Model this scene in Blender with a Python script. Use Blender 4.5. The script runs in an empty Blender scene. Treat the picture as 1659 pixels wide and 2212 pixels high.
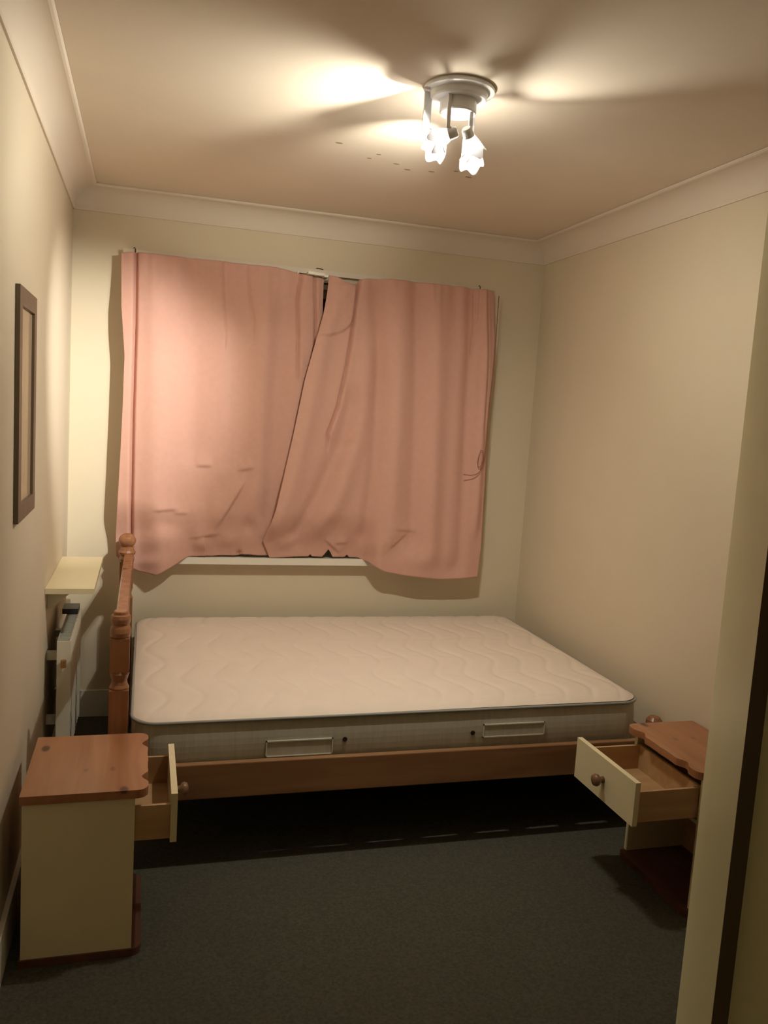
import bpy, bmesh, math, random
from math import sin, cos, pi, exp, sqrt
from mathutils import Vector, Matrix

random.seed(4)
C = bpy.context.scene.collection
SC = bpy.context.scene

# ------------------------------------------------------------------ camera
yaw, pitch, roll = 0.283, 0.119, 0.063
_r = Vector((cos(yaw), -sin(yaw), 0)); _f = Vector((sin(yaw), cos(yaw), 0)); _u = Vector((0, 0, 1))
f2 = cos(pitch)*_f - sin(pitch)*_u
u2 = sin(pitch)*_f + cos(pitch)*_u
r2 = cos(roll)*_r + sin(roll)*u2
u3 = -sin(roll)*_r + cos(roll)*u2
cam_d = bpy.data.cameras.new('camera')
cam_d.sensor_fit = 'VERTICAL'; cam_d.sensor_height = 36.0
cam_d.lens = 36.0*1800/2212; cam_d.clip_start = 0.02
cam = bpy.data.objects.new('camera', cam_d); C.objects.link(cam)
M = Matrix(((r2.x, u3.x, -f2.x, 0), (r2.y, u3.y, -f2.y, 0), (r2.z, u3.z, -f2.z, 1.52), (0, 0, 0, 1)))
cam.matrix_world = M
SC.camera = cam

# ------------------------------------------------------------------ world, exposure
w = bpy.data.worlds.new('World'); SC.world = w; w.use_nodes = True
w.node_tree.nodes['Background'].inputs[0].default_value = (0.030, 0.026, 0.022, 1)
w.node_tree.nodes['Background'].inputs[1].default_value = 0.4
SC.view_settings.view_transform = 'Standard'; SC.view_settings.look = 'None'
SC.view_settings.exposure = 1.32; SC.view_settings.gamma = 1.0
SC.view_settings.use_curve_mapping = False
LAMP = (1.0, 0.96, 0.83)
FZ = -.03
POW = 1.0

# room dimensions (floor z=0)
XL, XR, YB, YN, H = -0.34, 1.99, 4.12, 0.54, 2.44

# ------------------------------------------------------------------ materials
def mat(name, col=(.8, .8, .8), rough=.6, metal=0, spec=.5):
    m = bpy.data.materials.new(name); m.use_nodes = True
    b = m.node_tree.nodes['Principled BSDF']
    b.inputs['Base Color'].default_value = (*col, 1)
    b.inputs['Roughness'].default_value = rough
    b.inputs['Metallic'].default_value = metal
    b.inputs['Specular IOR Level'].default_value = spec
    return m

def node(m, t, **kw):
    n = m.node_tree.nodes.new(t)
    for k, v in kw.items(): setattr(n, k, v)
    return n

def noise_bump(m, scale, strength, dist=.002, detail=4, stretch=None, colvar=None, base=None, vscale=None):
    nt = m.node_tree; b = nt.nodes['Principled BSDF']
    tc = node(m, 'ShaderNodeTexCoord'); mp = node(m, 'ShaderNodeMapping')
    nt.links.new(tc.outputs['Object'], mp.inputs[0])
    if stretch: mp.inputs['Scale'].default_value = stretch
    n = node(m, 'ShaderNodeTexNoise'); n.inputs['Scale'].default_value = scale; n.inputs['Detail'].default_value = detail
    nt.links.new(mp.outputs[0], n.inputs['Vector'])
    bp = node(m, 'ShaderNodeBump'); bp.inputs['Strength'].default_value = strength; bp.inputs['Distance'].default_value = dist
    nt.links.new(n.outputs['Fac'], bp.inputs['Height']); nt.links.new(bp.outputs[0], b.inputs['Normal'])
    if colvar:
        n2 = node(m, 'ShaderNodeTexNoise'); n2.inputs['Scale'].default_value = vscale or scale; n2.inputs['Detail'].default_value = 5
        nt.links.new(mp.outputs[0], n2.inputs['Vector'])
        cr = node(m, 'ShaderNodeValToRGB')
        cr.color_ramp.elements[0].position = .3; cr.color_ramp.elements[1].position = .7
        cr.color_ramp.elements[0].color = (*[c*(1-colvar) for c in base], 1)
        cr.color_ramp.elements[1].color = (*[min(1, c*(1+colvar)) for c in base], 1)
        nt.links.new(n2.outputs['Fac'], cr.inputs[0]); nt.links.new(cr.outputs[0], b.inputs['Base Color'])
    return m

def painted(name, col, rough=.75, var=.03, bump=.15):
    return noise_bump(mat(name, col, rough, spec=.3), 60, bump, .001, colvar=var, base=col, vscale=2.2)

def wood(name, light, dark, axis=0, rough=.35, knots=True, kscale=5.0, seed=0.0):
    m = mat(name, light, rough); nt = m.node_tree; b = nt.nodes['Principled BSDF']
    tc = node(m, 'ShaderNodeTexCoord'); mp = node(m, 'ShaderNodeMapping')
    mp.inputs['Location'].default_value = (seed, seed*1.7, seed*.6)
    s = [9.0, 9.0, 9.0]; s[axis] = .9; mp.inputs['Scale'].default_value = s
    nt.links.new(tc.outputs['Object'], mp.inputs[0])
    n = node(m, 'ShaderNodeTexNoise'); n.inputs['Scale'].default_value = 2.2; n.inputs['Detail'].default_value = 7; n.inputs['Distortion'].default_value = .6
    nt.links.new(mp.outputs[0], n.inputs['Vector'])
    cr = node(m, 'ShaderNodeValToRGB'); cr.color_ramp.elements[0].position = .32; cr.color_ramp.elements[1].position = .68
    cr.color_ramp.elements[0].color = (*dark, 1); cr.color_ramp.elements[1].color = (*light, 1)
    nt.links.new(n.outputs['Fac'], cr.inputs[0])
    out = cr.outputs[0]
    if knots:
        mp2 = node(m, 'ShaderNodeMapping'); s = [1.0, 1.0, 1.0]; s[axis] = .55; mp2.inputs['Scale'].default_value = s
        mp2.inputs['Location'].default_value = (seed+.31, seed+.17, seed+.05)
        nt.links.new(tc.outputs['Object'], mp2.inputs[0])
        v = node(m, 'ShaderNodeTexVoronoi'); v.inputs['Scale'].default_value = kscale
        nt.links.new(mp2.outputs[0], v.inputs['Vector'])
        k = node(m, 'ShaderNodeValToRGB'); k.color_ramp.elements[0].position = .085; k.color_ramp.elements[1].position = .15
        k.color_ramp.elements[0].color = (0, 0, 0, 1); k.color_ramp.elements[1].color = (1, 1, 1, 1)
        nt.links.new(v.outputs['Distance'], k.inputs[0])
        mx = node(m, 'ShaderNodeMixRGB'); mx.inputs[1].default_value = (*[c*.35 for c in dark], 1)
        nt.links.new(k.outputs[0], mx.inputs[0]); nt.links.new(out, mx.inputs[2]); out = mx.outputs[0]
    nt.links.new(out, b.inputs['Base Color'])
    bp = node(m, 'ShaderNodeBump'); bp.inputs['Strength'].default_value = .15; bp.inputs['Distance'].default_value = .0006
    nt.links.new(n.outputs['Fac'], bp.inputs['Height']); nt.links.new(bp.outputs[0], b.inputs['Normal'])
    return m

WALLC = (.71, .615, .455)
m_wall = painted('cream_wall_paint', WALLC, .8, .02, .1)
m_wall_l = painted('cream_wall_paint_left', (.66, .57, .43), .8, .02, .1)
m_ceil = painted('ceiling_paint', (.76, .66, .54), .9, .03, .35)
m_corn = painted('cornice_paint', (.74, .65, .54), .7, .02, .1)
m_trim = painted('white_gloss_trim', (.78, .74, .64), .35, .02, .05)
m_door = painted('cream_gloss_door', (.80, .80, .52), .4, .03, .08)
m_cream = painted('cream_lacquer', (.76, .67, .43), .38, .03, .05)
m_white = mat('white_enamel', (.74, .69, .56), .35)
m_metal = mat('white_lamp_metal', (.85, .85, .85), .35)
m_shade = mat('frosted_petal_glass', (.85, .85, .85), .25)
_nt = m_shade.node_tree; _b = _nt.nodes['Principled BSDF']
_t = _nt.nodes.new('ShaderNodeBsdfTranslucent'); _t.inputs[0].default_value = (.82, .82, .84, 1)
_m = _nt.nodes.new('ShaderNodeMixShader'); _m.inputs[0].default_value = .30
_nt.links.new(_b.outputs[0], _m.inputs[1]); _nt.links.new(_t.outputs[0], _m.inputs[2])
_nt.links.new(_m.outputs[0], _nt.nodes['Material Output'].inputs[0])
m_black = mat('black_plastic', (.03, .03, .035), .4)
m_dark = mat('dark_iron', (.05, .035, .025), .5, .6)
m_pine_top = wood('stained_pine_top', (.42, .20, .095), (.31, .125, .055), axis=1, kscale=10.0, seed=.4)
m_pine_red = wood('stained_pine_plinth', (.14, .06, .038), (.10, .04, .025), axis=1, knots=False)
m_pine_raw = wood('raw_pine_drawer', (.52, .33, .16), (.42, .24, .11), axis=0, knots=False, rough=.6)
m_pine_bed = wood('pine_bed_rail', (.36, .19, .085), (.25, .12, .055), axis=0, kscale=3.2, rough=.35, seed=1.3)
m_pine_post = wood('pine_bed_post', (.36, .165, .075), (.25, .095, .04), axis=2, kscale=4.0, rough=.25)
m_frame = wood('brown_picture_wood', (.15, .11, .065), (.11, .078, .045), axis=2, knots=False, rough=.45)
m_glass = mat('picture_glass', (.78, .60, .42), .08, 0, 1.0)
m_glass.node_tree.nodes['Principled BSDF'].inputs['Coat Weight'].default_value = .4
m_night = mat('night_glass', (.01, .012, .015), .05, 0, .6)
m_knob = wood('pine_knob', (.24, .13, .07), (.17, .085, .045), axis=0, knots=False, rough=.3)
m_slat = mat('pine_slats', (.45, .3, .16), .6)

m_carpet = noise_bump(mat('grey_brown_carpet', (.10, .09, .06), .95, spec=.1), 420, .8, .004, 6, colvar=.22, base=(.088, .083, .062), vscale=120)
m_matt = noise_bump(mat('mattress_damask', (.80, .70, .60), .75, spec=.25), 500, .25, .0006, colvar=.02, base=(.76, .65, .55), vscale=9)
m_matt_side = noise_bump(mat('mattress_border', (.5, .48, .38), .8, spec=.2), 9, .25, .004, stretch=(5, 5, .6), colvar=.07, base=(.50, .47, .37), vscale=14)
m_pipe = mat('grey_piping', (.30, .29, .26), .7)
m_tape = mat('handle_tape', (.70, .67, .56), .6)

def fabric(name, col):
    m = mat(name, col, .88, spec=.15); nt = m.node_tree; b = nt.nodes['Principled BSDF']
    tc = node(m, 'ShaderNodeTexCoord')
    w1 = node(m, 'ShaderNodeTexWave', wave_type='BANDS', bands_direction='Z'); w1.inputs['Scale'].default_value = 160; w1.inputs['Distortion'].default_value = 1.5
    w2 = node(m, 'ShaderNodeTexWave', wave_type='BANDS', bands_direction='X'); w2.inputs['Scale'].default_value = 160; w2.inputs['Distortion'].default_value = 1.5
    nz = node(m, 'ShaderNodeTexNoise'); nz.inputs['Scale'].default_value = 40
    for n in (w1, w2, nz): nt.links.new(tc.outputs['Object'], n.inputs['Vector'])
    a = node(m, 'ShaderNodeMath', operation='ADD'); nt.links.new(w1.outputs['Fac'], a.inputs[0]); nt.links.new(w2.outputs['Fac'], a.inputs[1])
    bp = node(m, 'ShaderNodeBump'); bp.inputs['Strength'].default_value = .25; bp.inputs['Distance'].default_value = .0008
    nt.links.new(a.outputs[0], bp.inputs['Height']); nt.links.new(bp.outputs[0], b.inputs['Normal'])
    cr = node(m, 'ShaderNodeValToRGB'); cr.color_ramp.elements[0].color = (*[c*.95 for c in col], 1); cr.color_ramp.elements[1].color = (*[c*1.05 for c in col], 1)
    nt.links.new(nz.outputs['Fac'], cr.inputs[0]); nt.links.new(cr.outputs[0], b.inputs['Base Color'])
    # thin cloth lets a little light through
    return m
m_curt = fabric('salmon_curtain_cotton', (.63, .36, .285))

# ------------------------------------------------------------------ mesh helpers
def obj(name, bm, m, parent=None, smooth=False, bevel=0, seg=2):
    if bevel:
        bmesh.ops.bevel(bm, geom=[e for e in bm.edges if len(e.link_faces) == 2 and e.calc_face_angle(0) > .5],
                        offset=bevel, segments=seg, profile=.5, affect='EDGES', clamp_overlap=True)
    bmesh.ops.recalc_face_normals(bm, faces=bm.faces)
    me = bpy.data.meshes.new(name); bm.to_mesh(me); bm.free()
    if smooth:
        for p in me.polygons: p.use_smooth = True
    me.materials.append(m)
    o = bpy.data.objects.new(name, me); C.objects.link(o)
    if parent: o.parent = parent
    return o

def box(bm, x0, x1, y0, y1, z0, z1):
    v = [bm.verts.new(p) for p in ((x0, y0, z0), (x1, y0, z0), (x1, y1, z0), (x0, y1, z0), (x0, y0, z1), (x1, y0, z1), (x1, y1, z1), (x0, y1, z1))]
    for f in ((3, 2, 1, 0), (4, 5, 6, 7), (0, 1, 5, 4), (1, 2, 6, 5), (2, 3, 7, 6), (3, 0, 4, 7)): bm.faces.new([v[i] for i in f])
    return v

def bx(*boxes):
    bm = bmesh.new()
    for b in boxes: box(bm, *b)
    return bm

def prism(pts, z0, z1, axis='z', bm=None):
    """polygon pts extruded; axis tells the extrusion axis"""
    bm = bm or bmesh.new()
    def P(a, b, c):
        return {'z': (a, b, c), 'y': (a, c, b), 'x': (c, a, b)}[axis]
    lo = [bm.verts.new(P(a, b, z0)) for a, b in pts]; hi = [bm.verts.new(P(a, b, z1)) for a, b in pts]
    n = len(pts); bm.faces.new(lo[::-1]); bm.faces.new(hi)
    for i in range(n): bm.faces.new((lo[i], lo[(i+1) % n], hi[(i+1) % n], hi[i]))
    return bm

def lathe(prof, n=24, bm=None, mtx=None):
    """prof = [(r, z)...] revolved around z"""
    bm = bm or bmesh.new(); rings = []
    for r, z in prof:
        if r < 1e-6: rings.append([bm.verts.new((0, 0, z))])
        else: rings.append([bm.verts.new((r*cos(2*pi*i/n), r*sin(2*pi*i/n), z)) for i in range(n)])
    for a, b in zip(rings, rings[1:]):
        for i in range(n):
            j = (i+1) % n
            if len(a) == 1 and len(b) == 1: continue
            if len(a) == 1: bm.faces.new((a[0], b[j], b[i]))
            elif len(b) == 1: bm.faces.new((a[i], a[j], b[0]))
            else: bm.faces.new((a[i], a[j], b[j], b[i]))
    if mtx is not None:
        vs = [v for r in rings for v in r]
        bmesh.ops.transform(bm, matrix=mtx, verts=vs)
    return bm

def tube(pts, r, n=8, bm=None, closed=False):
    bm = bm or bmesh.new(); pts = [Vector(p) for p in pts]; rings = []
    N = len(pts)
    for i, p in enumerate(pts):
        if closed: t = pts[(i+1) % N]-pts[i-1]
        else: t = pts[min(i+1, N-1)]-pts[max(i-1, 0)]
        t.normalize()
        a = t.cross(Vector((0, 0, 1)) if abs(t.z) < .9 else Vector((1, 0, 0))).normalized(); b = t.cross(a)
        rings.append([bm.verts.new(p+r*(cos(2*pi*k/n)*a+sin(2*pi*k/n)*b)) for k in range(n)])
    rr = list(zip(rings, rings[1:]))+([(rings[-1], rings[0])] if closed else [])
    for a, b in rr:
        for k in range(n): bm.faces.new((a[k], a[(k+1) % n], b[(k+1) % n], b[k]))
    if not closed:
        bm.faces.new(rings[0][::-1]); bm.faces.new(rings[-1])
    return bm

def thing(name, label, cat, loc=(0, 0, 0), rotz=0, group=None):
    o = bpy.data.objects.new(name, None); C.objects.link(o); o.empty_display_size = .05
    o.location = loc; o.rotation_euler = (0, 0, rotz)
    o['label'] = label; o['category'] = cat
    if group: o['group'] = group
    return o

def tag(o, label, cat, group=None):
    o['label'] = label; o['category'] = cat
    if group: o['group'] = group
    return o

def struct(name, bm, m, parent=None, label=None, **kw):
    o = obj(name, bm, m, parent, **kw)
    if not parent: o['kind'] = 'structure'
    if label: o['label'] = label
    return o

def align(p0, d, up=Vector((0, 0, 1))):
    """matrix whose z axis points along d, origin p0"""
    z = Vector(d).normalized()
    x = up.cross(z)
    x = x.normalized() if x.length > 1e-4 else Vector((1, 0, 0))
    y = z.cross(x)
    m = Matrix((x, y, z)).transposed().to_4x4(); m.translation = Vector(p0)
    return m

def pl(poly, t):
    """value of polyline [(t, v)...] sorted by t"""
    if t <= poly[0][0]: return poly[0][1]
    for (a, b), (c, d) in zip(poly, poly[1:]):
        if t <= c: return b+(d-b)*(t-a)/(c-a) if c > a else d
    return poly[-1][1]

def arc(poly):
    """arclength parameterised sampler of a polyline"""
    L = [0]
    for a, b in zip(poly, poly[1:]): L.append(L[-1]+math.dist(a, b))
    T = L[-1]
    xs = [(l/T, p[0]) for l, p in zip(L, poly)]; zs = [(l/T, p[1]) for l, p in zip(L, poly)]
    return lambda t: (pl(xs, t), pl(zs, t))

# ------------------------------------------------------------------ room shell
T = .12
struct('floor', bx((XL-T, XR+T, -1.3, YB+.3, -.13, FZ)), m_carpet, label='dark grey brown carpet')
struct('ceiling', bx((XL-T, XR+T, -1.3, YB+.3, H, H+.1)), m_ceil, label='plain cream ceiling')
WX0, WX1, WZ0, WZ1 = 0.02, 1.56, .735, 2.13          # window opening
struct('wall_back', bx((XL-T, WX0, YB, YB+.28, FZ, H), (WX1, XR+T, YB, YB+.28, FZ, H), (WX0, WX1, YB, YB+.28, FZ, WZ0), (WX0, WX1, YB, YB+.28, WZ1, H)), m_wall)
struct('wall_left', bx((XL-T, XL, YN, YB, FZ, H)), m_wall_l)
struct('wall_right', bx((XR, XR+T, YN, YB, FZ, H)), m_wall)
DX0, DX1, DZ = -.29, .489, 2.0                       # doorway
struct('wall_front', bx((XL-T, DX0-.02, YN-.11, YN, FZ, H), (DX1+.02, XR+T, YN-.11, YN, FZ, H), (DX0-.02, DX1+.02, YN-.11, YN, DZ+.02, H)), m_wall)
# hallway the photographer stands in
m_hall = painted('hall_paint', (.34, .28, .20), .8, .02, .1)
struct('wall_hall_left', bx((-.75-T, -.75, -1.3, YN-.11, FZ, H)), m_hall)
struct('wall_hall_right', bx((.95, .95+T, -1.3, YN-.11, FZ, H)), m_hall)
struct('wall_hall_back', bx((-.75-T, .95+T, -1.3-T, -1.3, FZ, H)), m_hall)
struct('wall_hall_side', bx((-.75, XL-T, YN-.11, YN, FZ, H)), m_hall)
struct('floor_hall', bx((-.9, XL-T, -1.3, YN, -.13, FZ)), m_carpet)
struct('ceiling_hall', bx((-.9, XL-T, -1.3, YN, H, H+.1)), m_ceil)

# cornice, mitred round the room (profile: offset from wall, height)
def cornice(name, a, b, ina, inb):
    """a,b = (x,y) wall ends; ina,inb = inward diagonal per unit offset"""
    prof = [(0, 2.337), (.006, 2.337), (.008, 2.345)]
    for k in range(25):
        t = k/24*pi/2
        prof.append((.008+.083*(1-cos(t)), 2.345+.083*sin(t)))
    prof += [(.098, 2.430), (.103, 2.434), (.103, 2.439), (0, 2.439)]
    bm = bmesh.new()
    va = [bm.verts.new((a[0]+ina[0]*o, a[1]+ina[1]*o, z)) for o, z in prof]
    vb = [bm.verts.new((b[0]+inb[0]*o, b[1]+inb[1]*o, z)) for o, z in prof]
    n = len(prof)
    for i in range(n): bm.faces.new((va[i], va[(i+1) % n], vb[(i+1) % n], vb[i]))
    bm.faces.new(va[::-1]); bm.faces.new(vb)
    return struct(name, bm, m_corn)
e = .0005
cornice('trim_1', (XL+e, YB-e), (XR-e, YB-e), (1, -1), (-1, -1))
cornice('trim_2', (XR-e, YB-e), (XR-e, YN+e), (-1, -1), (-1, 1))
cornice('trim_3', (XR-e, YN+e), (XL+e, YN+e), (-1, 1), (1, 1))
cornice('trim_4', (XL+e, YN+e), (XL+e, YB-e), (1, 1), (1, -1))

def skirting(name, x0, x1, y0, y1):
    struct(name, bx((x0, x1, y0, y1, FZ, .10)), m_trim, bevel=.004)
skirting('baseboard_back', XL+.016, XR-.016, YB-.015, YB-e)
skirting('baseboard_left', XL+e, XL+.015, YN+.02, YB-.001)
skirting('baseboard_right', XR-.015, XR-e, YN+.001, YB-.001)
skirting('baseboard_front', .60, XR-.016, YN+e, YN+.015)

# window 1 (behind the curtains): frame, mullion, panes, sill
win = struct('window_1', bx((WX0, WX1, YB+.13, YB+.18, WZ0+.03, WZ0+.09), (WX0, WX1, YB+.13, YB+.18, WZ1-.06, WZ1),
                            (WX0, WX0+.06, YB+.13, YB+.18, WZ0+.09, WZ1-.06), (WX1-.06, WX1, YB+.13, YB+.18, WZ0+.09, WZ1-.06)), m_trim)
struct('mullion', bx((.76, .82, YB+.13, YB+.18, WZ0+.09, WZ1-.06)), m_trim, win)
for a, b in ((WX0+.06, .76), (.82, WX1-.06)):
    struct('pane', bx((a, b, YB+.15, YB+.158, WZ0+.09, WZ1-.06)), m_night, win)
struct('window_sill', prism([(WX0-.04, 4.048), (WX1+.04, 4.048), (WX1+.04, YB-e), (WX1-.001, YB-e), (WX1-.001, YB+.13), (WX0+.001, YB+.13), (WX0+.001, YB-e), (WX0-.04, YB-e)], WZ0+.001, .770), m_trim, win, bevel=.004)
struct('blind_rail', bx((WX0+.02, WX1-.02, YB+.02, YB+.05, 2.10, 2.125)), m_white, win)

# ------------------------------------------------------------------ doorway and open door
jam = struct('door_1', bx((DX1, DX1+.019, YN-.115, YN+.004, FZ, DZ), (DX0-.019, DX0, YN-.115, YN+.004, FZ, DZ), (DX0-.019, DX1+.019, YN-.115, YN+.004, DZ, DZ+.019)), m_door)
struct('architrave', bx((DX1+.020, DX1+.085, YN+.001, YN+.015, FZ, DZ+.085), (DX0-.049, DX0-.020, YN+.001, YN+.015, FZ, DZ+.085), (DX0-.020, DX1+.020, YN+.001, YN+.015, DZ+.020, DZ+.085)), m_door, jam)
# leaf: hinge at (.481,.5495), opened along (ct, st)
ct, st = .6, .8
hx, hy = .4815, .549
def leaf_pt(s, t, z):   # s along leaf, t thickness away from the room side
    return (hx+ct*s+st*t, hy+st*s-ct*t, z)
bm = bmesh.new()
vs = box(bm, 0, .76, 0, .036, FZ+.012, 1.985)
for v in vs: v.co = Vector(leaf_pt(v.co.x, v.co.y, v.co.z))
leaf = obj('door_leaf', bm, m_door, jam, bevel=.002)
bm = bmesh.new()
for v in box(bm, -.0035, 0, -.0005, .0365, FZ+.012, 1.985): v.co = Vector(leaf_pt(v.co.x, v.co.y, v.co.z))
obj('hinge_gap_shade', bm, mat('gap_shade_brown', (.16, .12, .08), .9), leaf)  # dark strip painted in as the shade of the gap between leaf and jamb
for z in (.25, 1.02, 1.75):
    bm = lathe([(0, -.05), (.006, -.05), (.006, .05), (0, .05)], 10, mtx=Matrix.Translation((hx+.016, hy-.003, z)))
    obj('hinge', bm, m_dark, leaf)
# ------------------------------------------------------------------ ceiling spotlight fitting
LX, LY = .825, 2.345
fit = thing('ceiling_light', 'round white ceiling plate with spotlight heads glowing in petal shades', 'ceiling light', (LX, LY, H))
obj('ceiling_plate', lathe([(0, -.001), (.099, -.001), (.101, -.006), (.100, -.012), (.082, -.016), (.080, -.030), (.076, -.034), (0, -.034)], 48), m_metal, fit, smooth=False)
obj('drum', lathe([(.0, -.034), (.052, -.034), (.052, -.066), (.050, -.070), (0, -.070)], 40), m_metal, fit, smooth=False)
obj('trim_knob', lathe([(0, 0), (.005, 0), (.005, .012), (.0, .022)], 10, mtx=align((-.096, -.028, -.026), (-1, -.1, 0))), m_metal, fit)

def petal_shade(n=5, L=.062, r0=.014, r1=.036, gap=0.0):
    """faceted tulip: petals with pointed tips, axis +z"""
    bm = bmesh.new(); seg = n*8; rows = 10; g = []
    for j in range(rows+1):
        t = j/rows; row = []
        for i in range(seg):
            a = 2*pi*i/seg
            ph = (i % 8)/8*2*pi
            tip = .5+.5*cos(ph)
            r = r0+(r1-r0)*(t**.75)*(1+.10*t*cos(ph))
            z = L*t*(1-.28*t*(1-tip))
            row.append(bm.verts.new((r*cos(a), r*sin(a), z)))
        g.append(row)
    for j in range(rows):
        for i in range(seg):
            k = (i+1) % seg
            bm.faces.new((g[j][i], g[j][k], g[j+1][k], g[j+1][i]))
    return bm

m_bulb = bpy.data.materials.new('bulb_glow'); m_bulb.use_nodes = True
nt = m_bulb.node_tree; nt.nodes.clear()
em = nt.nodes.new('ShaderNodeEmission'); em.inputs[0].default_value = (1, .93, .82, 1); em.inputs[1].default_value = 100
nt.links.new(em.outputs[0], nt.nodes.new('ShaderNodeOutputMaterial').inputs[0])

def spot(name, p, d, power, size, blend, rad=.008, parent=None, col=LAMP):
    l = bpy.data.lights.new(name, 'SPOT'); l.energy = power*POW; l.color = col
    l.spot_size = math.radians(size); l.spot_blend = blend; l.shadow_soft_size = rad
    o = bpy.data.objects.new(name, l); C.objects.link(o)
    o.matrix_world = align(p, -Vector(d))
    if parent: o.parent = parent
    return o

def head(x, y, z, d, ax, ay, lit, aw=.005):
    """x,y,z = shade base relative to the plate; d = aim; ax, ay = where the arm meets the plate"""
    bm = bx((ax-aw, ax+aw, ay-.0035, ay+.0035, z+(.012 if aw < .006 else -.008), -.014))
    arm = obj('arm', bm, m_metal, fit, bevel=.0015)
    dv = Vector(d).normalized(); b = Vector((x, y, z))
    bm = tube([(ax, ay, z+.016), tuple(b-dv*.012+Vector((0, 0, .004)))], .006, 8)
    obj('knuckle', bm, m_metal, fit, smooth=True)
    bm = lathe([(0, -.022), (.012, -.022), (.015, -.016), (.016, .004), (.0, .004)], 20, mtx=align(b, dv))
    obj('lamp_holder', bm, m_metal, fit)
    bm = petal_shade(); bmesh.ops.transform(bm, matrix=align(b, dv), verts=bm.verts)
    s = obj('petal_shade', bm, m_shade, fit, smooth=True)
    so = s.modifiers.new('s', 'SOLIDIFY'); so.thickness = .0016
    bm = lathe([(0, .004), (.007, .006), (.009, .018), (.008, .034), (.004, .040), (0, .041)], 16, mtx=align(b, dv))
    obj('bulb', bm, m_bulb if lit else m_white, s, smooth=True)
    return b+Vector((LX, LY, H)), dv

# aims
hA = head(-.030, -.034, -.138, (-.76, .46, -.30), -.040, -.040, True)
hB = head(-.030, .036, -.136, (-.45, -.35, -.62), -.083, .025, True, .011)
hC = head(.026, -.030, -.132, (.50, .45, -.62), .030, -.030, True)
hD = head(.062, .030, -.150, (-.15, -.45, -.72), .062, .040, True)

def fl(name, h, fwd, d, power, size, blend, rad=.008):
    p = h[0]+h[1]*fwd
    return spot(name, p-Vector((LX, LY, H)), d, power, size, blend, rad, fit)
fl('lamp_and_streak_light', hA, .050, (-.80, .52, .04), 26, 140, 1.0, .005)
def at(x, y, z, d, *a, **k): return spot('lamp_and_streak_light', (x-LX, y-LY, z-H), d, *a, parent=fit, **k)
at(.735, 2.36, 2.285, (-1.05, 1.72, -.86), 100, 45, 1.0, .006, col=(1, .98, .90))         # the beam into the window corner
at(.80, 2.43, 2.25, (-.18, .72, -1.0), 17, 128, 1.0, .010)
at(.90, 2.43, 2.24, (.50, .22, -.70), 8, 160, 1.0, .010)
at(.945, 2.50, 2.29, (.24, -.60, .13), 7, 58, 1.0, .010)  # added spot hanging clear of the heads, throws the right-hand ceiling streak
at(.85, 2.50, 2.285, (-.12, .75, .24), 9, 64, 1.0, .010)  # added spot, no head here; throws the ceiling streak towards the window
pt = bpy.data.lights.new('bulb_light', 'POINT'); pt.energy = 1.5; pt.color = LAMP; pt.shadow_soft_size = .02
po = bpy.data.objects.new('bulb_light', pt); C.objects.link(po); po.parent = fit; po.location = (.015, .07, -.20)

# ------------------------------------------------------------------ curtains
def curtain(name, label, left, top, right, hem, folds, nu, nv, base):
    AL, AT, AR, AH = arc(left), arc(top), arc(right), arc(hem)
    c00, c10, c01, c11 = AT(0), AT(1), AH(0), AH(1)
    bm = bmesh.new(); g = []
    for j in range(nv+1):
        v = j/nv; row = []
        for i in range(nu+1):
            u = i/nu
            l, r, t, b = AL(v), AR(v), AT(u), AH(u)
            P = [(1-u)*l[k]+u*r[k]+(1-v)*t[k]+v*b[k]-((1-u)*(1-v)*c00[k]+u*(1-v)*c10[k]+(1-u)*v*c01[k]+u*v*c11[k]) for k in (0, 1)]
            y = base(u, v, P[0], P[1])
            for f in folds: y -= f(P[0], P[1], u, v)
            row.append(bm.verts.new((P[0], y, P[1])))
        g.append(row)
    for j in range(nv):
        for i in range(nu):
            bm.faces.new((g[j][i], g[j+1][i], g[j+1][i+1], g[j][i+1]))
    o = obj(name, bm, m_curt, smooth=True)
    s = o.modifiers.new('s', 'SOLIDIFY'); s.thickness = .0018; s.offset = 0
    return tag(o, label, 'curtain', 'salmon curtains at the window')

def sm(t): t = max(0, min(1, t)); return t*t*(3-2*t)
def step(poly, amp, w=.012, decay=.12, side=1, fade=.06):
    """cloth on one side of the curve stands proud, ending in a sharp edge"""
    P = sorted((z, x) for x, z in poly); z0, z1 = P[0][0], P[-1][0]
    def f(x, z, u, v):
        k = sm((z-z0+fade)/fade)*sm((z1+fade-z)/fade)
        if k <= 0: return 0
        d = (x-pl(P, z))*side
        return amp*k*(sm((d+w/2)/w)*exp(-max(0, d)/decay))
    return f
def ridge(poly, amp, w=.03, fade=.12):
    P = sorted((z, x) for x, z in poly); z0, z1 = P[0][0], P[-1][0]
    def f(x, z, u, v):
        k = sm((z-z0+fade)/fade)*sm((z1+fade-z)/fade)
        d = (x-pl(P, z))/w
        return amp*k*exp(-d*d)
    return f
def dent(cx, cz, a, b, ang, amp):
    c, s = cos(ang), sin(ang)
    def f(x, z, u, v):
        dx, dz = x-cx, z-cz
        p, q = (c*dx+s*dz)/a, (-s*dx+c*dz)/b
        r = p*p+q*q
        return amp*exp(-r) if r < 9 else 0
    return f
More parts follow.
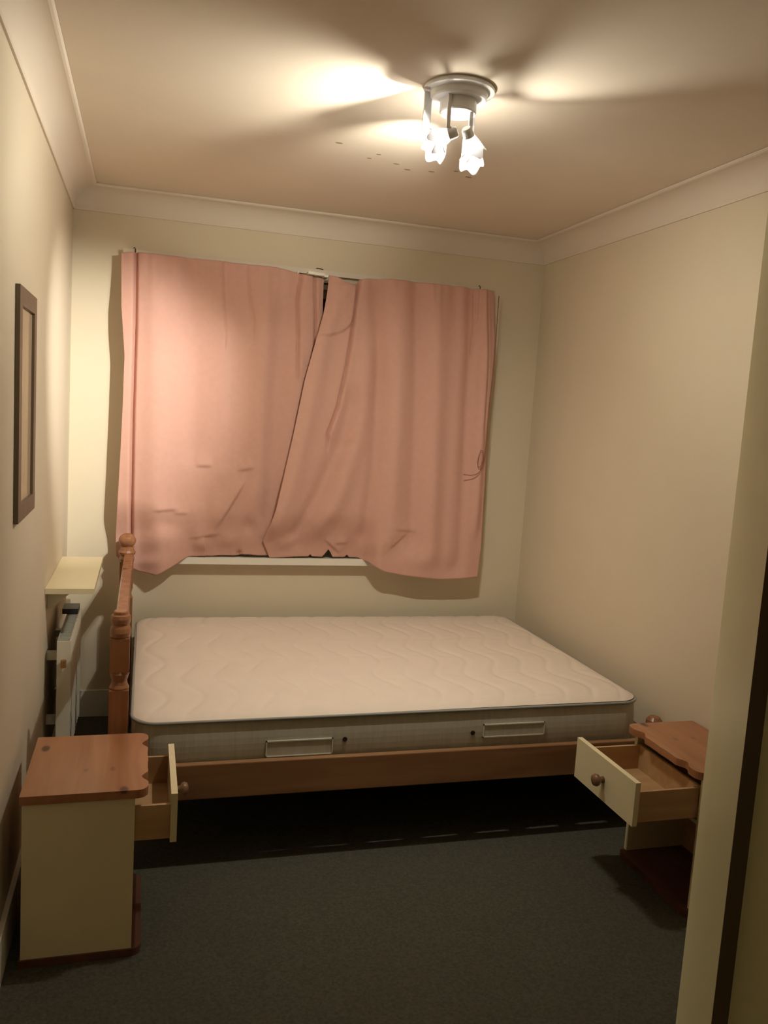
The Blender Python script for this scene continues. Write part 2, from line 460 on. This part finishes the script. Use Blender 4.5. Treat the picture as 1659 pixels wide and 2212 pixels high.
def crease(x0, z0, x1, z1, amp, w=.008, decay=.05):
    """a short crease between two points: raised above, dropping below"""
    L = math.hypot(x1-x0, z1-z0); tx, tz = (x1-x0)/L, (z1-z0)/L
    w = w*1.7; decay *= .9
    def f(x, z, u, v):
        s = ((x-x0)*tx+(z-z0)*tz)/L; d = -(x-x0)*tz+(z-z0)*tx
        s = (s-.5)*1.9; 
        if abs(s) > 2.2 or abs(d) > .25: return 0
        return amp*exp(-s**4)*(sm((d+w/2)/w)*exp(-(max(0, d)/decay)**1.5))
    return f

def pleats(x, z, u, v, k=0):
    top = exp(-(2.17-z)/.10)
    return .0025*top*sin(x*110+2*sin(x*23))+.003*exp(-(2.17-z)/.3)*sin(x*61+1+k)+.0035*sin(x*27+.6*sin(z*3)+k)

SILL_Y = 4.072
def base_y(u, v, x, z, amt):
    y = 4.035-.040*sm(v*4)+.0                     # from the rail out to the hanging plane
    # rests on the sill in the middle of the window
    k = sm((x-.12)/.12)*sm((1.16-x)/.10)
    y += k*amt*sm((1.02-z)/.25)
    y += .050*sm((.10-x)/.12)*sm((1.05-z)/.20)      # pushed back by the headboard
    return y

L_left = [(-.128, 2.157), (-.121, 1.922), (-.102, 1.706), (-.104, 1.486), (-.109, 1.263), (-.116, 1.036), (-.122, .874), (-.118, .772)]
L_top = [(-.128, 2.157), (-.052, 2.168), (.15, 2.167), (.4, 2.166), (.572, 2.167), (.70, 2.148), (.802, 2.136)]
L_right = [(.802, 2.136), (.800, 2.006), (.810, 1.832), (.790, 1.476), (.73, 1.068), (.660, .86), (.625, .785)]
L_hem = [(-.118, .772), (-.071, .722), (-.013, .696), (.065, .685), (.144, .73), (.209, .766), (.300, .7715), (.327, .768), (.345, .7715), (.45, .771), (.47, .777), (.51, .776), (.547, .771), (.597, .771), (.625, .774)]
f1 = [(-.064, 2.16), (-.059, 1.844), (-.06, 1.428), (-.056, 1.001), (-.053, .80)]
foldsL = [pleats,
    step(f1, .012, .010, .05, -1, .04), ridge(f1, -.030, .0085, .05), ridge([(.694, 2.14), (.678, 2.016), (.688, 1.823), (.69, 1.70)], -.014, .009), ridge([(.758, 2.14), (.768, 1.96), (.769, 1.82), (.76, 1.70)], -.016, .008), ridge([(.322, 2.15), (.334, 2.005), (.345, 1.85)], -.008, .008), ridge([(.443, 2.11), (.459, 1.974), (.473, 1.90)], -.007, .008),
    ridge([(.03, 2.0), (.05, 1.0)], .016, .06),
    step([(.322, 2.15), (.334, 2.005), (.345, 1.80)], .006, .008, .05, 1), ridge([(.36, 1.8), (.37, 1.2)], .015, .05),
    ridge([(.20, 2.1), (.215, 1.3)], -.015, .055),
    step([(.443, 2.11), (.459, 1.974), (.473, 1.87)], .005, .008, .05, 1),
    ridge([(.53, 2.0), (.52, 1.1)], .017, .05),
    ridge([(.60, 1.9), (.58, 1.0)], -.020, .05),
    step([(.694, 2.125), (.678, 2.016), (.688, 1.823), (.69, 1.692)], .008, .008, .04, 1),
    step([(.758, 2.132), (.768, 1.96), (.769, 1.852)], .008, .006, .03, 1),
    ridge([(.70, 1.7), (.66, 1.2)], .012, .04),
    # lower crumples
    crease(.235, 1.213, .30, 1.216, .010), crease(.43, 1.200, .50, 1.216, .012, .010, .04),
    crease(.345, .93, .455, 1.13, .022, .012, .06), crease(.05, .996, .15, 1.004, .010, .008, .04), crease(.14, .985, .20, .985, .008, .008, .03),
    crease(.225, .865, .34, .885, .014, .010, .05), dent(.495, .93, .035, .045, .3, -.018), dent(.28, 1.02, .04, .10, 0, -.014),
    dent(.06, .86, .08, .05, .4, .016), dent(.12, .93, .06, .04, -.4, -.012), dent(.40, .86, .05, .045, 0, .016), dent(.27, .835, .04, .03, 0, .012),
    step([(.300, .77), (.293, .83), (.287, .86)], .014, .010, .04, -1, .02),
    dent(.455, .79, .012, .014, 0, -.02), dent(.03, .75, .06, .03, .3, .012)]
curtain('curtain', 'left salmon pink curtain, crumpled at its hem over the sill', L_left, L_top, L_right, L_hem, foldsL, 330, 200,
        lambda u, v, x, z: base_y(u, v, x, z, .058)+.006)

R_left = [(.82, 2.151), (.81, 2.051), (.795, 1.963), (.765, 1.851), (.719, 1.651), (.68, 1.405), (.644, 1.202), (.61, 1.02), (.579, .917), (.564, .86), (.604, .771)]
R_top = [(.82, 2.151), (.850, 2.149), (.875, 2.142), (.896, 2.128), (.942, 2.121), (.962, 2.128), (.972, 2.147), (1.021, 2.157), (1.137, 2.166), (1.327, 2.166), (1.498, 2.167), (1.676, 2.162)]
R_right = [(1.676, 2.162), (1.685, 1.905), (1.682, 1.695), (1.676, 1.53), (1.683, 1.292), (1.69, 1.051), (1.695, .856), (1.687, .695)]
R_hem = [(.604, .762), (.729, .7705), (.80, .7715), (.81, .783), (.82, .7715), (.87, .7715), (.885, .790), (.90, .812), (.915, .790), (.925, .7715), (.985, .7715), (1.0, .784), (1.012, .7715), (1.058, .771), (1.109, .751), (1.185, .714), (1.284, .698), (1.487, .679), (1.687, .695)]
foldsR = [lambda x, z, u, v: pleats(x, z, u, v, 2),
    ridge([(.972, 2.14), (.955, 2.021), (.939, 1.866), (.921, 1.709), (.892, 1.529), (.85, 1.40)], -.018, .009),
    ridge([(1.574, 2.148), (1.577, 1.988), (1.568, 1.85)], -.009, .008, .05), ridge([(1.600, 2.148), (1.600, 2.05), (1.59, 1.95)], -.008, .008, .05), ridge([(1.637, 2.14), (1.655, 1.763), (1.66, 1.5)], -.008, .008, .1),
    ridge([(.87, 2.05), (.80, 1.85), (.74, 1.45), (.68, 1.15), (.62, .95)], .022, .045),
    step([(.972, 2.14), (.955, 2.021), (.939, 1.866), (.921, 1.709), (.892, 1.529), (.85, 1.40)], .016, .010, .06, 1),
    step([(.955, 2.108), (.952, 2.03), (.942, 1.954), (.925, 1.92), (.898, 1.895), (.865, 1.880), (.836, 1.872)], .016, .016, .09, -1, .012),
    ridge([(.96, 1.55), (.918, 1.35), (.827, 1.118), (.723, .909)], -.028, .045),
    ridge([(1.02, 1.75), (.99, 1.35), (.92, 1.1), (.85, .95)], .022, .05),
    ridge([(1.061, 2.1), (1.09, 1.722), (1.096, 1.267), (1.075, .916)], -.024, .035),
    ridge([(1.166, 2.1), (1.19, 1.503), (1.20, .919)], .022, .05),
    ridge([(1.27, 2.1), (1.30, 1.4), (1.31, .9)], -.018, .035),
    ridge([(1.36, 2.1), (1.39, 1.5), (1.42, .85)], .022, .045),
    ridge([(1.50, 2.1), (1.51, .8)], .006, .03),
    ridge([(1.555, 2.14), (1.56, 1.6), (1.575, 1.1), (1.58, .8)], -.016, .028),
    step([(1.574, 2.148), (1.577, 1.988), (1.568, 1.85)], .006, .006, .03, 1), step([(1.598, 2.148), (1.598, 2.05), (1.59, 1.95)], .005, .006, .03, 1),
    ridge([(1.625, 2.13), (1.644, 1.763), (1.65, 1.0)], .018, .022),
    dent(.90, .93, .10, .07, .5, -.016), dent(.70, .86, .08, .03, .4, .012), crease(.88, .865, .955, .80, .012, .01, .05), crease(.93, .85, .99, .855, .010, .01, .04),
    crease(1.22, .940, 1.33, .925, .010, .010, .05), crease(1.28, .91, 1.20, .84, -.012, .01, .05), dent(1.1, .85, .06, .05, .3, .014), dent(1.38, .78, .08, .05, 0, .014), dent(1.55, .74, .05, .05, 0, -.010)]
curtain('curtain', 'right salmon pink curtain, overlapping the left one and sagging at top', R_left, R_top, R_right, R_hem, foldsR, 340, 200,
        lambda u, v, x, z: base_y(u, v, x, z, .084)-.018-.012*sm(1-u*4))

rail = thing('curtain_rail', 'white curtain track fixed above the window', 'curtain rail', (.78, 4.09, 2.17))
obj('track', bx((-.90, .86, -.014, .010, -.012, .012)), m_corn, rail, bevel=.003)
for x in (-.847, .838):
    obj('end_hook', tube([(x, -.018, -.01), (x, -.022, .012), (x-.004, -.022, .020), (x-.009, -.020, .016)], .0022, 6), m_dark, rail)
obj('overlap_arm', bx((-.062, -.028, -.092, -.014, -.024, -.012), (-.0285, .016, -.092, -.014, -.026, -.014), (.0155, .036, -.090, -.014, -.031, -.021)), m_white, rail, bevel=.001)
obj('cord_clip', tube([(-.012, -.018, .016), (.006, -.018, .0165), (.022, -.018, .014)], .0022, 6), m_dark, rail)
for x in (-.60, -.40, -.16, -.10, .24, .42, .60, .76):
    obj('glider', bx((x-.004, x+.004, -.022, -.014, -.020, -.004)), m_white, rail)
cz = [(1.667, 1.694), (1.662, 1.576), (1.662, 1.387), (1.656, 1.31), (1.646, 1.267), (1.634, 1.245), (1.618, 1.234), (1.59, 1.229), (1.552, 1.232)]
bm = tube([(1.672, 3.945, 2.13), (1.672, 3.942, 1.9)]+[(x, 3.940, z) for x, z in cz], .0025, 6)
tube([(x, 3.938, z) for x, z in ((1.636, 1.362), (1.645, 1.357), (1.650, 1.340), (1.651, 1.315), (1.645, 1.29), (1.638, 1.275), (1.630, 1.272), (1.624, 1.283), (1.622, 1.30), (1.626, 1.33))], .002, 6, bm, closed=True)
m_cord = mat('cord_brown', (.30, .12, .08), .8)
tag(obj('pull_cord', bm, m_cord), 'thin looped cord hanging down the right curtain', 'cord')

# ------------------------------------------------------------------ bed
BY0, BY1 = 2.665, 4.065
bed = thing('bed_frame', 'pine double bed frame with turned headboard posts under the window', 'bed', (.92, 3.37, FZ))
def B(name, bm, m, **kw):
    bmesh.ops.translate(bm, vec=(-.92, -3.37, -FZ), verts=bm.verts)
    return obj(name, bm, m, bed, **kw)
for y in (BY0, BY1-.025):
    B('side_rail', bx((-.03, 1.915, y, y+.025, .213, .335)), m_pine_bed, bevel=.004)
def post_bm(x, y, prof, sq):
    bm = bmesh.new()
    for z0, z1, h in sq: box(bm, x-h, x+h, y-h, y+h, z0, z1)
    for p in prof: lathe(p, 28, bm, Matrix.Translation((x, y, 0)))
    return bm
tall = [[(.022, .750), (.031, .758), (.034, .772), (.031, .786), (.026, .795), (.030, .804), (.0315, .816), (.029, .826), (.0225, .830), (.0225, .838), (.019, .841), (0, .841)],
        [(.0, .580), (.029, .582), (.031, .590), (.026, .600), (.024, .612), (.028, .626), (.031, .636), (.028, .645), (0, .648)]]
ball = [[(.015, .838), (.026, .841)] + [(.038*cos(a), .846+.040+.0*a+.038*sin(a)-.004) for a in [-.80+k*(.80+pi/2)/10 for k in range(11)]]]
ball = [[(.018, .790), (.036, .794), (.039, .804), (.034, .814), (.022, .820), (.024, .826)]+[(.039*cos(a), .858+.034*sin(a)) for a in [-.85+k*(.85+pi/2)/10 for k in range(11)]]]
sqs = [(FZ, .585, .030), (.645, .755, .030)]
low = [[(.020, .33), (.031, .336), (.022, .348), (.017, .353), (.024, .362), (.031, .376), (.030, .392), (.020, .404), (0, .409)]]
PX, FX = -.060, 1.945
for y in (BY0+.055, BY1-.085):
    B('headboard_post', post_bm(PX-(.008 if y > 3 else 0), y, tall+(ball if y > 3 else []), sqs), m_pine_post, bevel=0)
    B('footboard_post', post_bm(FX, y, low, [(FZ, .335, .030)]), m_pine_post)
y0, y1 = BY0+.084, BY1-.114
# arched top rail, spindles, lower board
pts = []
N = 24
for i in range(N+1):
    t = i/N; pts.append((y0+(y1-y0)*t, .800+.012*sin(pi*t)))
for i in range(N, -1, -1):
    t = i/N; pts.append((y0+(y1-y0)*t, .758-.030*abs(cos(pi*t*3))**2))
B('top_rail', prism(pts, PX-.019, PX+.019, 'x'), m_pine_post, bevel=.005)
B('lower_board', bx((PX-.012, PX+.012, y0, y1, .30, .46)), m_pine_post, bevel=.003)
NS = 5
for k in range(NS):
    t = (k+1)/(NS+1); y = y0+(y1-y0)*t; zt = .745
    z0 = .455; L = zt-z0
    prof = [(0, z0), (.010, z0), (.012, z0+.06*L), (.008, z0+.12*L), (.015, z0+.20*L), (.018, z0+.34*L), (.012, z0+.46*L), (.009, z0+.52*L), (.016, z0+.58*L), (.009, z0+.64*L), (.013, z0+.80*L), (.011, z0+L), (0, z0+L)]
    B('spindle', lathe(prof, 14, None, Matrix.Translation((PX, y, 0))), m_pine_post, smooth=True)
B('foot_rail', bx((FX-.012, FX+.012, y0-.005, y1+.005, .20, .33)), m_pine_post, bevel=.003)
for k in range(11):
    x = .02+k*.182
    B('slat', bx((x, x+.07, BY0+.026, BY1-.026, .285, .300)), m_slat)
B('centre_beam', bx((-.02, 1.91, 3.35, 3.39, .22, .284)), m_slat)

# mattress
MX0, MX1, MY0, MY1, MZ0, MZ1 = -.018, 1.885, 2.695, 4.028, .302, .490
mt = thing('mattress', 'bare off-white quilted double mattress lying on the pine bed', 'mattress', ((MX0+MX1)/2, (MY0+MY1)/2, MZ0))
mo = Vector(mt.location)
def rrect(x0, x1, y0, y1, r, n=8):
    out = []
    for cx, cy, a in ((x1-r, y1-r, 0), (x0+r, y1-r, pi/2), (x0+r, y0+r, pi), (x1-r, y0+r, 1.5*pi)):
        for k in range(n+1):
            t = a+k/n*pi/2; out.append((cx+r*cos(t), cy+r*sin(t)))
    return out
def skew(x, y):           # the mattress sits a touch crooked
    return (x, y+.018*(x-MX0)/(MX1-MX0)*sm((MY1-y)/(MY1-MY0)))
# top panel: fine grid morphed onto the rounded rectangle, quilted
NX, NY = 260, 170
bm = bmesh.new(); g = []
R = .085
def squash(x, y):
    """push grid points outside the rounded corners on to the arc"""
    hx_, hy_ = (MX1-MX0)/2-.004, (MY1-MY0)/2-.004
    px, py = x*hx_, y*hy_
    cx, cy = hx_-R, hy_-R
    ax, ay = abs(px), abs(py)
    if ax > cx and ay > cy:
        dx, dy = (ax-cx)/R, (ay-cy)/R
        qx, qy = dx*sqrt(1-dy*dy/2), dy*sqrt(1-dx*dx/2)
        px = math.copysign(cx+qx*R, px); py = math.copysign(cy+qy*R, py)
    return px, py
for j in range(NY+1):
    row = []
    for i in range(NX+1):
        px, py = squash(2*i/NX-1, 2*j/NY-1)
        hx_, hy_ = (MX1-MX0)/2, (MY1-MY0)/2
        e1 = hx_-abs(px); e2 = hy_-abs(py)
        if e1 < R and e2 < R: dd = max(0, R-math.hypot(R-e1, R-e2))
        else: dd = min(e1, e2)
        edge = 1-exp(-dd/.022)
        # wavy seams running across the bed
        q = (px+.036*sin(2*pi*py/.40+.6*sin(px*3)))/.125
        s1 = abs(sin(pi*q))
        q2 = (py+.018*sin(2*pi*px/.31))/.27
        s2 = abs(sin(pi*q2+.8))
        quilt = .0065*min(1, s1*1.6)**.55*(1-.25*(1-min(1, s2*4)))
        z = MZ1-.020+.014*edge+quilt*min(1, dd/.05)-.002*sin(px*2.1)*sin(py*3)
        X, Y = px+mo.x, py+mo.y
        X, Y = skew(X, Y)
        row.append(bm.verts.new((X-mo.x, Y-mo.y, z-mo.z)))
    g.append(row)
for j in range(NY):
    for i in range(NX): bm.faces.new((g[j][i], g[j][i+1], g[j+1][i+1], g[j+1][i]))
obj('quilted_top', bm, m_matt, mt, smooth=True)
# border wall
def ringat(off, z):
    return [Vector((*skew(x, y), z))-mo for x, y in rrect(MX0-off, MX1+off, MY0-off, MY1+off, R+off, 10)]
bm = bmesh.new(); rings = []
for k in range(9):
    t = k/8; z = MZ0+(MZ1-.022-MZ0)*t
    rings.append([bm.verts.new(p) for p in ringat(-.006+.008*sin(pi*t), z)])
for a, b in zip(rings, rings[1:]):
    n = len(a)
    for i in range(n): bm.faces.new((a[i], a[(i+1) % n], b[(i+1) % n], b[i]))
bm.faces.new(rings[0][::-1]); bm.faces.new(rings[-1])
obj('border', bm, m_matt_side, mt, smooth=False)
for z in (MZ1-.022, MZ0+.006):
    obj('piping', tube(ringat(.0, z), .0055, 8, closed=True), m_pipe, mt, smooth=True)
def on_side(x):      # y of the front border at x, local coordinates
    return skew(x, MY0)[1]-.003
for x0, x1, z0, z1 in ((.420, .652, .335, .392), (1.215, 1.463, .362, .412)):
    bm = bmesh.new(); ya = on_side((x0+x1)/2)
    t = .004
    for b in ((x0, x1, z0, z0+t), (x0, x1, z1-t, z1), (x0, x0+t, z0, z1), (x1-t, x1, z0, z1)):
        box(bm, b[0]-mo.x, b[1]-mo.x, ya-mo.y-.004, ya-mo.y+.002, b[2]-mo.z, b[3]-mo.z)
    box(bm, x0+.003-mo.x, x1-.003-mo.x, ya-mo.y-.0025, ya-mo.y+.002, z0+.003-mo.z, z1-.003-mo.z)
    hd = obj('handle', bm, m_tape if False else m_matt_side, mt)
    bm = bmesh.new()
    for b in ((x0, x1, z0, z0+t), (x0, x1, z1-t, z1), (x0, x0+t, z0, z1), (x1-t, x1, z0, z1)):
        box(bm, b[0]-mo.x, b[1]-mo.x, ya-mo.y-.0055, ya-mo.y-.0035, b[2]-mo.z, b[3]-mo.z)
    obj('stitched_edge', bm, m_tape, hd)
for x, z in ((.695, .384), (1.175, .382)):
    obj('air_vent', lathe([(0, 0), (.008, 0), (.0085, .003), (.004, .004), (.003, .002), (0, .002)], 16, None, align(Vector((x, on_side(x)+.001, z))-mo, (0, -1, 0))), m_dark, mt)

# ------------------------------------------------------------------ bedside cabinets
NH = .462-FZ
def nightstand(label, loc, rotz, out, back, wid=.41, pull=0):
    t = thing('nightstand', label, 'nightstand', loc, rotz, 'cream and pine bedside cabinets')
    h = wid/2; th = .016; zt = NH-.024; zb = .022
    # local +x is the front; carcass back = -back
    obj('side_panel', bx((-back, 0, -h, -h+th, zb, zt)), m_cream, t, bevel=.0015)
    obj('side_panel', bx((-back, 0, h-th, h, zb, zt)), m_cream, t, bevel=.0015)
    obj('back_panel', bx((-back, -back+.006, -h+th, h-th, zb, zt)), m_pine_raw, t)
    obj('divider', bx((-back+.006, -.004, -h+th, h-th, zt-.165, zt-.152)), m_cream, t)
    # scalloped top
    def wavy(hw, x_out, x_in):
        pts = [(-back-.005, hw), (-back-.005, -hw)]
        r = .03
        for k in range(6): a = -pi/2+k/5*pi/2; pts.append((x_out-r+r*cos(a), -hw+r+r*sin(a)))
        n = 40
        for k in range(1, n):
            s = k/n; y = -hw+r+(2*hw-2*r)*s
            d = abs(2*s-1)
            cut = .5*(1+cos(pi*min(1, abs(d-.68)/.22)))      # two narrow coves near the corners
            x = x_out-(x_out-x_in)*cut-.006*(1-d)*0+.0
            x -= .006*(1-min(1, d/.5))*sin(pi*d)
            pts.append((x, y))
        for k in range(6): a = k/5*pi/2; pts.append((x_out-r+r*cos(a), hw-r+r*sin(a)))
        return pts
    obj('top', prism(wavy(h+.014, .034, .016), NH-.024, NH), m_pine_top, t, bevel=.006, seg=3)
    obj('plinth', prism(wavy(h+.006, .026, .026), 0.0, zb), m_pine_red, t, bevel=.004)
    # drawer
    d = obj('drawer', bx((out-.018, out, -h+.012, h-.012, zt-.148, zt-.006)), m_cream, t, bevel=.005, seg=3)
    d.name = 'drawer'
    ih = h-th-.004; zl, zh = zt-.140, zt-.040
    L = max(back-.03, out-.005)
    obj('drawer_side', bx((out-.018-L, out-.018, -ih, -ih+.010, zl, zh)), m_pine_raw, d)
    obj('drawer_side', bx((out-.018-L, out-.018, ih-.010, ih, zl, zh)), m_pine_raw, d)
    obj('drawer_back', bx((out-.018-L, out-.018-L+.010, -ih+.010, ih-.010, zl, zh)), m_pine_raw, d)
    obj('drawer_bottom', bx((out-.018-L+.010, out-.018, -ih+.010, ih-.010, zl+.008, zl+.013)), m_pine_raw, d)
    obj('knob', lathe([(0, 0), (.0095, 0), (.008, .008), (.009, .012), (.0155, .016), (.0175, .022), (.015, .029), (.008, .032), (0, .033)], 24, None, align((out, 0, zt-.077), (1, 0, 0))@Matrix.Scale(1.2, 4)), m_knob, d, smooth=True)
    return t
nightstand('cream bedside cabinet with pine top by the left wall, drawer slightly open', (0.0, 2.440, FZ), 0, .114, .287, wid=.375)
nightstand('cream bedside cabinet half hidden by the open door, drawer pulled out', (1.725, 2.316, FZ), pi, .240, .240, wid=.39)

# ------------------------------------------------------------------ left wall: framed glass, shelf, radiator
pf = thing('picture_frame', 'narrow brown wooden picture frame on the left wall', 'picture frame', (XL, 2.605, 1.155))
FW, FH, FD, FB = .176, .64, .013, .050
def frame_piece(a, b, c, d):   # quad corners in (y,z), mitred
    return prism([a, b, c, d], .001, FD, 'x')
o_, i_ = FW, FW-FB
obj('frame_side', frame_piece((-o_, 0), (-i_, FB), (-i_, FH-FB), (-o_, FH)), m_frame, pf, bevel=.002)
obj('frame_side', frame_piece((i_, FB), (o_, 0), (o_, FH), (i_, FH-FB)), m_frame, pf, bevel=.002)
obj('frame_bottom', frame_piece((-o_, 0), (o_, 0), (i_, FB), (-i_, FB)), m_frame, pf, bevel=.002)
obj('frame_top', frame_piece((-i_, FH-FB), (i_, FH-FB), (o_, FH), (-o_, FH)), m_frame, pf, bevel=.002)
obj('glass', prism([(-i_, FB), (i_, FB), (i_, FH-FB), (-i_, FH-FB)], .002, .005, 'x'), m_glass, pf)

sh = thing('wall_shelf', 'short cream shelf fixed to the left wall above the radiator', 'shelf', (XL, 3.54, .78))
obj('shelf_board', bx((.001, .172, -.325, .325, 0, .020)), m_cream, sh, bevel=.003)
for y in (-.24, .24):
    obj('bracket', prism([(.001, 0), (.09, 0), (.09, -.008), (.012, -.075), (.001, -.075)], y-.006, y+.006, 'y'), m_white, sh)

rd = thing('radiator', 'white wall radiator seen end on beside the headboard', 'radiator', (XL, 3.46, .12))
RH = .485
bm = bmesh.new()
def corr(bm, xf, y0, y1, z0, z1, th=.006, amp=.005, n=12):
    pts = []
    for k in range(n*4+1):
        y = y0+(y1-y0)*k/(n*4); pts.append((xf+amp*(1 if (k//2) % 2 else 0), y))
    pts2 = [(x-th, y) for x, y in pts][::-1]
    prism(pts+pts2, z0, z1, 'z', bm)
corr(bm, .088, -.235, .26, .01, RH-.01)
corr(bm, .052, -.235, .26, .01, RH-.01)
obj('panel', bm, m_white, rd)
obj('end_panel', bx((.045, .094, -.245, -.238, 0, RH-.004)), m_white, rd, bevel=.002)
obj('end_panel', bx((.045, .094, .262, .269, 0, RH-.004)), m_white, rd, bevel=.002)
m_gr = mat('radiator_grille', (.42, .42, .36), .5)
bm = bx((.046, .049, -.238, .262, RH-.006, RH+.002), (.087, .0885, -.238, .262, RH-.006, RH+.002))
for k in range(30):
    y = -.236+k*.0168; box(bm, .049, .087, y, y+.0105, RH-.005, RH)
gr = obj('top_grille', bm, m_gr, rd); gr['kind'] = 'stuff'
for y in (-.15, .17):
    for z in (.13, RH-.10):
        obj('wall_bracket', bx((.001, .046, y-.015, y+.015, z, z+.03)), m_white, rd)
m_brass = mat('brass_valve', (.45, .25, .10), .4, .7)
bm = tube([(.070, -.245, .40), (.070, -.262, .40)], .009, 10)
lathe([(0, -.014), (.010, -.014), (.010, .014), (0, .014)], 12, bm, Matrix.Translation((.070, -.262, .40)))
obj('bleed_valve', bm, m_brass, rd)
bm = tube([(.070, -.245, .05), (.070, -.275, .05), (.070, -.280, .04), (.070, -.280, -.148)], .0075, 10)
obj('pipe', bm, m_white, rd, smooth=True)
bb = bx((-.312, -.250, 3.60, 3.70, .6075, .629))
tag(obj('black_box', bb, m_black, None, bevel=.002), 'small flat black box lying on top of the radiator', 'box')

# ceiling flecks: tiny old marks near the light
m_mark = mat('ceiling_mark', (.30, .24, .18), .9)
bm = bmesh.new()
for x, y in ((.78, 3.04), (.76, 3.10), (.93, 3.17), (1.02, 3.15), (1.17, 3.15), (1.10, 3.10), (.62, 2.98), (.87, 3.12)):
    r = .004+.003*random.random()
    vs = [bm.verts.new((x+r*1.8*cos(a)*(1+.3*random.random()), y+r*sin(a), H-.0006)) for a in [k*pi/4 for k in range(8)]]
    vb = [bm.verts.new((v.co.x, v.co.y, H+.001)) for v in vs]
    bm.faces.new(vs)
    for i in range(8): bm.faces.new((vs[i], vs[(i+1) % 8], vb[(i+1) % 8], vb[i]))
mk = obj('ceiling_marks', bm, m_mark, bpy.data.objects['ceiling']); mk['kind'] = 'stuff'

# unseen fill lamp, added in the hallway to lift the shaded sides and under-bed dark
hl = bpy.data.lights.new('hall_fill', 'POINT'); hl.energy = 2.6; hl.color = (1, .86, .62); hl.shadow_soft_size = .06
ho = bpy.data.objects.new('hall_fill', hl); C.objects.link(ho); ho.location = (.74, -.9, 2.05)
